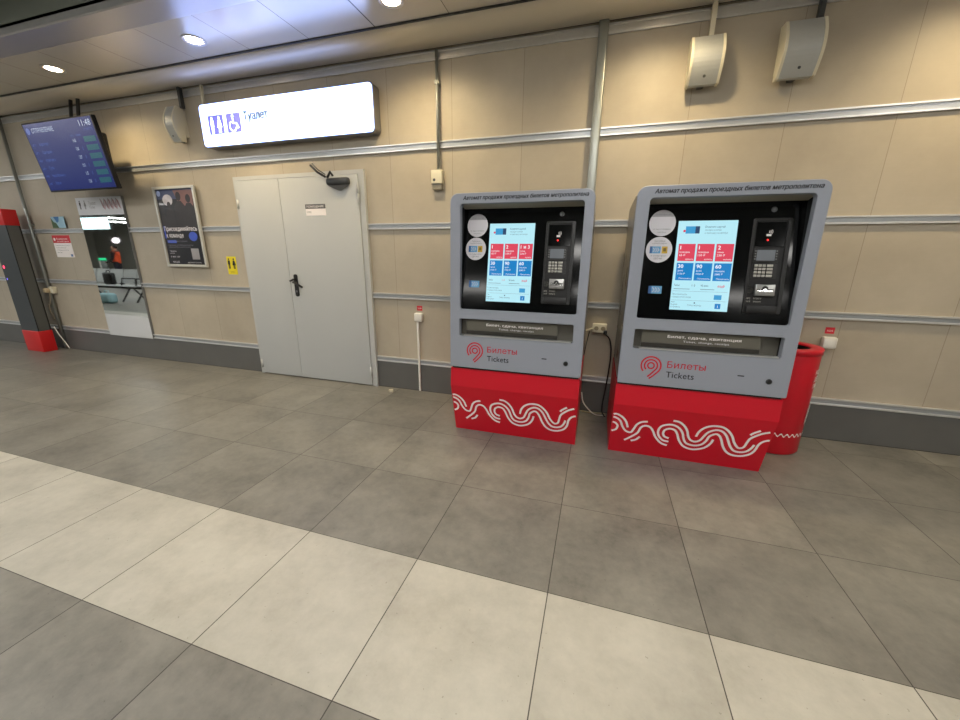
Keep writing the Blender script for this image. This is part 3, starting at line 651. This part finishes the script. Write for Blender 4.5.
s.text(TF, 'путь', hw - .41, TH - .165, .02, .002, tdim, .05); s.text(TF, 'время', hw - .32, TH - .165, .02, .002, tdim, .07)
s.build('screen', cso)
bk = MB(); bk.bevel_box(.20, .62, -.005, .54, .155, .22, black, .01, Matrix.Translation((-.0, 0, 0)))
bk.v = []; bk.f = []; bk.m = []; bk.smooth = []
bk.bevel_box(-.40, .40, .07, .155, .02, .56, black, .02); bk.build('rear_housing', tv)
for x in (-.16, -.04):
    p = MB(); p.tube([(x, .14, .50), (x, .22, 2.95 - TZ0)], .016, dgrey, 10); p.build('hanger', tv)

# ------------------------------------------------------------------ mirror, poster, notices
mt = thing('wall_mirror', 'tall narrow wall mirror with a white printed header strip under the departures screen', 'mirror', (-5.825, 0, .275))
mx0, mx1, mh = -.405, .405, 1.705
g = MB(); g.slab(wallF(), mx0, 0, mx1, mh, .021, .026, mat('mirror silver', (214, 220, 220), .015, 1)); g.build('mirror_glass', mt)
g = MB(); g.slab(wallF(), mx1, 0, mx1 + .005, mh, .0, .027, mgrey); g.slab(wallF(), mx0, .0, mx1, .012, 0, .020, dgrey); g.build('edge_strip', mt)
g = MB(); F = wallF(0, 0, -.0262); g.slab(F, mx0, mh - .200, mx1, mh, 0, .001, mat('header strip', (198, 200, 206), .35))
man(g, F, -.34, mh - .13, .10, black_print, .0016); man(g, F, -.25, mh - .13, .10, grey_print, .0016, True); g.text(F, 'Туалет', -.18, mh - .085, .04, .0016, grey_print, .13); g.text(F, 'Toilet', -.18, mh - .125, .03, .0016, grey_print, .10)
zz = mat('header zigzag', (160, 110, 118), .5)
for k in range(3): g.ribbon(F, [(.04 + .0345 * j + .012 * k, mh - .07 + .05 * math.cos(PI * j) - .010 * k) for j in range(10)], .007, .0016 + .0003 * k, zz if k else grey_print, 5)
g.build('header_strip', mt)
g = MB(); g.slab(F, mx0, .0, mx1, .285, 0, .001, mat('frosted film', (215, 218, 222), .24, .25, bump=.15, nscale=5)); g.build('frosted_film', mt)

ps = thing('framed_poster', 'dark advertising poster in an aluminium frame between the mirror and the grey door', 'poster', (-4.555, 0, 1.62))
pw, ph = .310, .430; F = wallF(0, 0, 0)
g = MB(); g.plate(F, rrect(-pw, -ph, pw, ph, .004), [rrect(-pw + .028, -ph + .028, pw - .028, ph - .028, .002)], .020, .045, mat('poster frame', (200, 200, 194), .35, .4), .003); g.build('frame', ps)
a = MB(); a.slab(F, -pw + .02, -ph + .02, pw - .02, ph - .02, .021, .030, mat('poster navy', (24, 26, 36), .3, coat=.4, noise=.25, nscale=6))
z = .0305
a.rect(F, -pw + .03, .30, pw - .03, ph - .03, z, mat('poster sky', (62, 72, 104), .4, noise=.3, nscale=9)); a.poly(F, [(-.02, .39), (.27, .39), (.24, .10), (.08, .16)], z + .0003, mat('poster rose', (120, 88, 88), .4, noise=.25, nscale=12))
a.disc(F, -.12, .29, .075, z + .0006, mat('poster pale cloud', (176, 176, 190), .4, noise=.3, nscale=15), 14, .06); a.disc(F, -.24, .36, .03, z + .0006, mat('poster pale blue', (150, 166, 210), .4), 12)
fig = mat('poster figures', (38, 36, 42), .4, noise=.3, nscale=20)
for x, y, k in ((-.11, .16, .8), (.05, .22, 1.05), (.19, .20, 1.0), (-.22, .1, .7)):
    a.disc(F, x, y + .10 * k, .036 * k, z + .0010 + .0005 * k, fig, 16, .044 * k); a.poly(F, [(x - .085 * k, -.02), (x - .08 * k, y), (x - .03 * k, y + .055 * k), (x + .03 * k, y + .055 * k), (x + .08 * k, y), (x + .085 * k, -.02)], z + .0012 + .0005 * k, fig)
pwt = mat('poster white print', (214, 214, 224), .4); pb_ = mat('poster blue print', (56, 84, 190), .4)
a.text(F, 'Присоединяйтесь', -.255, -.035, .048, z + .00316, pwt, .50, bold=.015); a.text(F, 'к команде', -.235, -.105, .048, z + .00316, pwt, .26, bold=.015); a.rect(F, -.262, -.115, -.240, .02, z + .00314, pb_)
a.disc(F, .17, -.095, .065, z + .00315, pb_, 24, .05); a.rect(F, -.24, -.165, -.10, -.135, z + .00315, pb_)
for k, (w_, yy) in enumerate(((.30, -.152), (.38, -.195), (.34, -.215))): a.text(F, ('работа рядом с домом', 'обучение и стабильный доход', 'запишитесь на встречу')[k], -.235, yy, .014, z + .0032, mat('poster grey print', (130, 132, 146), .4), w_)
a.text(F, 'Телефон', -.235, -.262, .014, z + .00316, pwt, .10); a.text(F, 'центра', -.235, -.282, .012, z + .00316, pwt, .07); a.text(F, '8 800 100', -.235, -.325, .016, z + .00316, pwt, .14)
a.rect(F, .10, -.345, .215, -.225, z + .0035, mat('poster pale square', (150, 150, 156), .4)); a.text(F, 'МЦД', -.215, -.385, .020, z + .00316, pwt, .10); a.text(F, 'реклама', .02, -.385, .012, z + .00316, pwt, .20)
a.build('print', ps)

F = wallF(); yl = mat('yellow sticker', (222, 204, 20), .5)
g = MB(); g.slab(F, -3.992, 1.118, -3.858, 1.312, .0005, .002, yl); man(g, F, -3.962, 1.180, .115, black_print, .0026); man(g, F, -3.892, 1.180, .115, black_print, .0026, True); g.text(F, 'WC', -3.925, 1.135, .02, .0026, mat('sticker olive', (150, 130, 10), .5), .06, 'CENTER')
tag(g.build('lavatory_sticker', None, (-3.925, 0, 1.2)), 'yellow sticker with two black figures on the wall left of the grey door', 'sticker')
g = MB(); g.slab(F, -6.93, 1.275, -6.575, 1.55, .0005, .003, white_paint); g.rect(F, -6.93, 1.455, -6.575, 1.55, .0034, red_print); g.text(F, 'Внимание', -6.85, 1.495, .024, .004, white_paint, .22); g.text(F, 'видеонаблюдение', -6.85, 1.468, .016, .004, white_paint, .24); g.disc(F, -6.89, 1.50, .02, .004, white_paint, 14)
for k in range(4): g.text(F, ('Правила пользования', 'метрополитеном', 'и порядок оплаты', 'проезда')[k], -6.90, 1.42 - .03 * k, .012, .004, grey_print, (.28, .2, .24, .1)[k])
g.rect(F, -6.64, 1.285, -6.60, 1.315, .004, bank2); tag(g.build('wall_notice', None, (-6.75, 0, 1.41)), 'white notice with red header on the wall left of the mirror', 'notice')
g = MB(); g.slab(F, -6.805, 1.64, -6.55, 1.775, .022, .025, mat('leaflet sky', (150, 190, 210), .4, noise=.2, nscale=10)); g.poly(F, [(-6.805, 1.64), (-6.68, 1.64), (-6.72, 1.70), (-6.76, 1.71), (-6.805, 1.765)], .0256, mat('leaflet green', (60, 96, 60), .4, noise=.4, nscale=30)); g.poly(F, [(-6.75, 1.775), (-6.64, 1.775), (-6.66, 1.72), (-6.70, 1.70)], .0254, mat('leaflet blue', (40, 110, 170), .4))
tag(g.build('wall_leaflet', None, (-6.68, -.02, 1.7)), 'small green and blue leaflet above the red and white notice', 'leaflet')

# ------------------------------------------------------------------ dark column at the left
gc = thing('access_column', 'tall dark grey column with red cap and red foot at the left edge', 'column', (-7.44, -.19, 0))
cx0, cx1, cy0, cy1 = -.18, .18, -.07, .065; col_m = mat('column dark paint', (64, 70, 74), .38, .3); col_s = mat('column side panel', (92, 94, 92), .4, .3); col_red = mat('column red plastic', (196, 22, 26), .42)
b = MB(); b.bevel_box(cx0 - .006, cx1 + .006, cy0 - .006, cy1 + .006, 0, .292, col_red, .008); b.build('foot', gc)
b = MB(); b.box(cx0, cx1, cy0, cy1, .292, 1.665, col_m); b.box(cx1, cx1 + .004, cy0 + .012, cy1 - .018, .294, 1.66, col_s); b.box(cx1, cx1 + .002, cy1 - .014, cy1, .292, 1.665, black); b.box(cx1, cx1 + .002, cy0, cy0 + .006, .292, 1.665, black)
bd = b.build('shaft', gc)
b = MB(); b.bevel_box(cx0 - .004, cx1 + .004, cy0 - .004, cy1 + .004, 1.665, 1.862, col_red, .008); b.build('cap', gc)
b = MB(); F = wallF(0, 0, cy0); b.disc(F, -.132, 1.143, .020, .002, em('red status lamp', (255, 60, 90), 3), 16); b.build('status_light', bd); b = MB(); b.disc(F, -.140, .987, .013, .002, em('violet status lamp', (140, 120, 255), 1.5), 16); b.build('status_light', bd)
so = thing('wall_plug', 'cream plug and socket on the wall behind the dark column', 'power socket', (-7.19, 0, .84)); b = MB(); b.bevel_box(-.05, .05, -.05, 0, -.05, .04, cream, .01); b.build('housing', so); b = MB(); b.bevel_box(-.07, -.01, -.10, -.045, -.04, .02, mat('plug beige', (176, 160, 130), .5), .012); b.build('plug', so)
cable([(-7.21, -.06, .80), (-7.22, -.07, .68), (-7.26, -.08, .60), (-7.265, -.06, .42)], .008, mat('old cable', (120, 110, 96), .5), 'beige cable sagging from the plug behind the dark column')
cable([(-7.24, -.10, .33), (-7.20, -.09, .22), (-7.14, -.07, .09), (-7.12, -.06, .02)], .006, white, 'white cable running down to the floor beside the red foot of the column')

# ------------------------------------------------------------------ warm downlights in the panel strip
glow = mat('downlight glow', (255, 240, 220), .4, emit=(255, 226, 186), es=30)
def downlight(x, lab):
    t = thing('downlight', lab, 'ceiling light', (x, -.56, ZC), 'warm downlights in the ceiling strip')
    b = MB(); b.lathe([(.075, -.002), (.085, -.006), (.085, 0), (.06, 0)], 0, 0, alu, 28); b.lathe([(.075, -.002), (.058, -.003), (.058, 0)], 0, 0, alu, 28); b.build('ring', t)
    b = MB(); b.lathe([(0, -.004), (.058, -.004)], 0, 0, glow, 24); b.build('diffuser', t)
    l = bpy.data.lights.new('downlight_lamp', 'SPOT'); l.energy = DOWN_W; l.color = (1, .79, .46); l.spot_size = math.radians(150); l.spot_blend = .9; l.shadow_soft_size = .05
    o = bpy.data.objects.new('downlight_lamp', l); C.objects.link(o); o.parent = t; o.location = (0, 0, -.012)
downlight(-5.06, 'round warm downlight in the ceiling above the departures screen')
downlight(-3.28, 'round warm downlight in the ceiling above the left end of the lit sign')
downlight(-1.50, 'round warm downlight at the top edge, right of the lit sign')
downlight(.28, 'round warm downlight in the ceiling strip above the gap of the ticket machines')
downlight(2.06, 'round warm downlight in the ceiling strip at the far right')
# hall LED panels (behind the viewer and far down the hall, only the far pair seen in the mirror)
led = mat('LED panel', (240, 240, 236), .5); led.node_tree.nodes['Principled BSDF'].inputs['Emission Color'].default_value = HALL_COL + (1,); led.node_tree.nodes['Principled BSDF'].inputs['Emission Strength'].default_value = HALL_E
def led_panel(x, y, w_, d_, lab):
    t = thing('seen_or_added_panel_light', lab, 'ceiling light', (x, y, ZH), 'white panel lights in the hall ceiling, a seen pair and added unseen ones')
    b = MB(); b.box(-w_ / 2 - .02, w_ / 2 + .02, -d_ / 2 - .02, d_ / 2 + .02, -.02, 0, alu); b.build('frame', t)
    b = MB(); b.box(-w_ / 2, w_ / 2, -d_ / 2, d_ / 2, -.024, -.005, led); b.build('diffuser', t)
for i, x in enumerate((-14, -10.5, -7, -3.5, 0, 3.5)):
    for j, y in enumerate((-3.0, -5.6, -8.6)):
        led_panel(x, y, 1.2, .6, 'added unseen panel light in the hall ceiling that brightens the far hall')
led_panel(-27.2, -12.9, .55, 1.0, 'long white panel light seen in the mirror, nearer of two'); led_panel(-30.7, -15.1, .6, 1.1, 'long white panel light seen in the mirror, farther of two')
for x, y in [(x, y) for x in (-17.5, -21, -24.5, -28, -31.5) for y in (-2.6, -8.4)]: led_panel(x, y, 1.2, .6, 'added unseen panel light in the hall ceiling that brightens the far hall')  # rows added out of the mirror's view to brighten the far hall

# ------------------------------------------------------------------ the hall as the mirror shows it
bn = thing('waiting_bench', 'grey metal row of waiting seats seen in the mirror', 'bench', (-13.2, -4.0, 0))
seat_m = mat('seat metal', (190, 194, 194), .4, .1)
def bent(w_, pts, th):   # sheet bent along a side profile
    n = len(pts); up_ = [(y, z) for y, z in pts]; dn = [(y - th * .6, z - th) for y, z in reversed(pts)]; return up_ + dn
for i in range(6):
    x = -1.65 + i * .56
    b = MB(); b.extrude_x([(.20, .42), (.23, .44), (.18, .455), (-.10, .43), (-.17, .44), (-.17, .42), (-.10, .41), (.18, .435)], x - .25, x + .25, seat_m); b.build('seat', bn)
    b = MB(); b.extrude_x([(-.16, .48), (-.20, .66), (-.25, .86), (-.27, .86), (-.225, .66), (-.185, .48)], x - .25, x + .25, seat_m); b.build('backrest', bn)
b = MB(); b.box(-1.95, 1.45, -.05, .02, .35, .41, black); b.build('beam', bn)
for x in (-1.93, -.81, .87, 1.43):
    b = MB(); b.tube([(x, -.14, .43), (x, -.15, .62), (x, .16, .64), (x, .20, .46)], .018, black, 8); b.build('armrest', bn)
    b = MB(); b.tube([(x, -.30, .02), (x, -.06, .36), (x, .03, .36), (x, .26, .02)], .022, black, 8); b.build('leg', bn)
def bag(name, x, y, z, w_, d_, h_, m_, lab, cat):
    t = thing(name, lab, cat, (x, y, z)); b = MB(); b.bevel_box(-w_ / 2, w_ / 2, -d_ / 2, d_ / 2, 0, h_, m_, min(w_, d_, h_) * .35, seg=4); b.build('bag_body', t)
    b = MB(); b.tube([(-w_ * .2, 0, h_ - .01), (-w_ * .15, 0, h_ + .06), (w_ * .15, 0, h_ + .06), (w_ * .2, 0, h_ - .01)], .010, m_, 8); b.build('bag_handle', t)
bag('backpack', -12.93, -3.90, .462, .36, .13, .32, black, 'black bag lying on the waiting seats in the mirror', 'bag')
bag('floor_sheen_blob', -12.55, -3.55, .003, .46, .22, .27, mat('pale blue floor sheen', (150, 190, 200), .6), 'added pale blue blob standing for a floor reflection in front of the waiting seats in the mirror', 'bag')  # bag-shaped blob added in place of a pale reflection on the glossy floor
# turnstiles
def gate(x, y, lab, lampc, e):
    t = thing('turnstile', lab, 'turnstile', (x, y, 0), 'turnstiles far down the hall', .503)
    b = MB(); b.bevel_box(-.75, .75, -.13, .13, 0, .95, mat('gate steel', (120, 124, 122), .35, .6), .04); b.build('housing', t)
    b = MB(); b.bevel_box(.45, .76, -.12, .12, .95, 1.04, em('gate lamp ' + lab[:9], lampc, e), .01); b.build('lamp_panel', t)
    b = MB(); b.box(.752, .77, .08, .13, .1, .94, white); b.build('edge', t)
gate(-21.8, -8.75, 'grey turnstile with green lamp seen in the mirror, left of the person', (40, 230, 150), 1.3)
gate(-23.0, -8.5, 'turnstile with a pale lamp seen at the left edge of the mirror', (220, 255, 240), .9)
gate(-19.9, -9.3, 'grey turnstile without lamp seen at the right edge of the mirror', (90, 100, 96), .2)
hs = thing('hanging_lightbox', 'bright white box sign hanging in the hall, seen in the mirror', 'sign', (-18.1, -6.75, 2.33))
b = MB(); b.box(-.72, .66, -.06, .06, -.20, .20, mat('lightbox face', (240, 244, 245), .4, emit=(215, 245, 250), es=3)); b.build('lit_box', hs); b = MB(); b.tube([(-.6, 0, .2), (-.6, 0, .87)], .015, dgrey); b.tube([(.5, 0, .2), (.5, 0, .87)], .015, dgrey); b.build('hanger', hs)
rs = thing('round_lit_sign', 'round white lit sign hanging on the far side, seen in the mirror', 'sign', (-28.47, -13.4, 1.96))
b = MB(); F = frame((0, .05, 0), (-1, 0, 0), (0, 0, 1)); b.disc(F, 0, 0, .36, 0, mat('round sign face', (240, 230, 235), .4, emit=(250, 235, 240), es=2.5), 32, .17); b.build('lit_disc', rs); b = MB(); b.tube([(0, 0, 0), (0, 0, 1.24)], .012, dgrey); b.box(-.3, .3, -.02, .04, -.12, .12, dgrey); b.build('hanger', rs)

# person in an orange vest, back to the mirror's right, seen only in the mirror
def skin_mesh(name, verts, edges, radii, m_, parent, root=0, sub=2):
    me = bpy.data.meshes.new('s'); me.from_pydata(verts, edges, []); o = bpy.data.objects.new('s', me); C.objects.link(o)
    md = o.modifiers.new('skin', 'SKIN'); md.use_smooth_shade = True
    for i, r_ in enumerate(radii):
        sv = me.skin_vertices[0].data[i]; sv.radius = r_ if isinstance(r_, tuple) else (r_, r_); sv.use_root = (i == root)
    ss = o.modifiers.new('sub', 'SUBSURF'); ss.levels = sub; ss.render_levels = sub
    dg = bpy.context.evaluated_depsgraph_get(); dg.update(); res = bpy.data.meshes.new_from_object(o.evaluated_get(dg)); bpy.data.objects.remove(o)
    res.name = name; res.materials.clear(); res.materials.append(m_); out = bpy.data.objects.new(name, res); C.objects.link(out)
    if parent: out.parent = parent
    return out
skin_c = mat('skin', (190, 140, 115), .5); vest = mat('orange vest', (255, 96, 50), .6, emit=(255, 80, 40), es=.0); trousers = mat('dark trousers', (26, 26, 40), .7); hair = mat('dark hair', (24, 20, 18), .6); sleeve = mat('black sleeve', (18, 16, 20), .7)
pe = thing('person', 'standing person in an orange vest and dark trousers seen in the mirror', 'person', (-17.28, -6.69, 0), rz=.9); pe.scale = (1.05, 1.05, .95)
V = [(0, 0, .92), (0, 0, 1.08), (0, 0, 1.28), (0, 0, 1.38), (0, 0, 1.46), (0, .01, 1.54), (0, .015, 1.62),
     (.10, 0, .86), (.11, .01, .50), (.11, -.02, .08), (.11, .10, .035), (-.10, 0, .86), (-.11, .03, .50), (-.11, .02, .08), (-.11, .14, .035),
     (.17, 0, 1.36), (.24, .02, 1.12), (.20, .18, .98), (.17, .27, 1.0), (-.17, 0, 1.36), (-.24, .0, 1.12), (-.20, .16, .98), (-.17, .25, 1.0)]
E_ = [(0, 1), (1, 2), (2, 3), (3, 4), (4, 5), (5, 6), (0, 7), (7, 8), (8, 9), (9, 10), (0, 11), (11, 12), (12, 13), (13, 14), (3, 15), (15, 16), (16, 17), (17, 18), (3, 19), (19, 20), (20, 21), (21, 22)]
RR = [(.14, .10), (.13, .09), (.15, .10), (.10, .08), .055, .085, .06, .085, .06, .045, .035, .085, .06, .045, .035, .06, .048, .038, .035, .06, .048, .038, .035]
body_o = skin_mesh('body', V, E_, RR, trousers, pe)
body_o.data.materials.append(skin_c); body_o.data.materials.append(sleeve)
for p in body_o.data.polygons:
    c = p.center
    if c.z > 1.44 or (c.y > .23 and c.z > .9): p.material_index = 1
    elif c.z > .95: p.material_index = 2
skin_mesh('vest', [(0, 0, .90), (0, 0, 1.08), (0, 0, 1.28), (0, 0, 1.385), (.13, 0, 1.37), (-.13, 0, 1.37)], [(0, 1), (1, 2), (2, 3), (3, 4), (3, 5)], [(.165, .125), (.15, .115), (.17, .125), (.10, .09), .07, .07], vest, pe)
skin_mesh('hair', [(0, -.03, 1.50), (0, -.025, 1.57), (0, 0, 1.635)], [(0, 1), (1, 2)], [.06, .088, .05], hair, pe)
fm = MB()
for sx in (-1, 1):
    fm.disc(frame((sx * .03, .098, 1.555), (-1, 0, 0), (0, 0, 1)), 0, 0, .010, 0, black, 10, .006)
fm.lathe([(0, 1.50), (.012, 1.505), (.010, 1.53), (.0, 1.55)], 0, .100, skin_c, 8); fm.rect(frame((0, .095, 1.475), (-1, 0, 0), (0, 0, 1)), -.022, -.004, .022, .004, 0, mat('lips', (150, 80, 76), .5)); fm.build('face', pe)
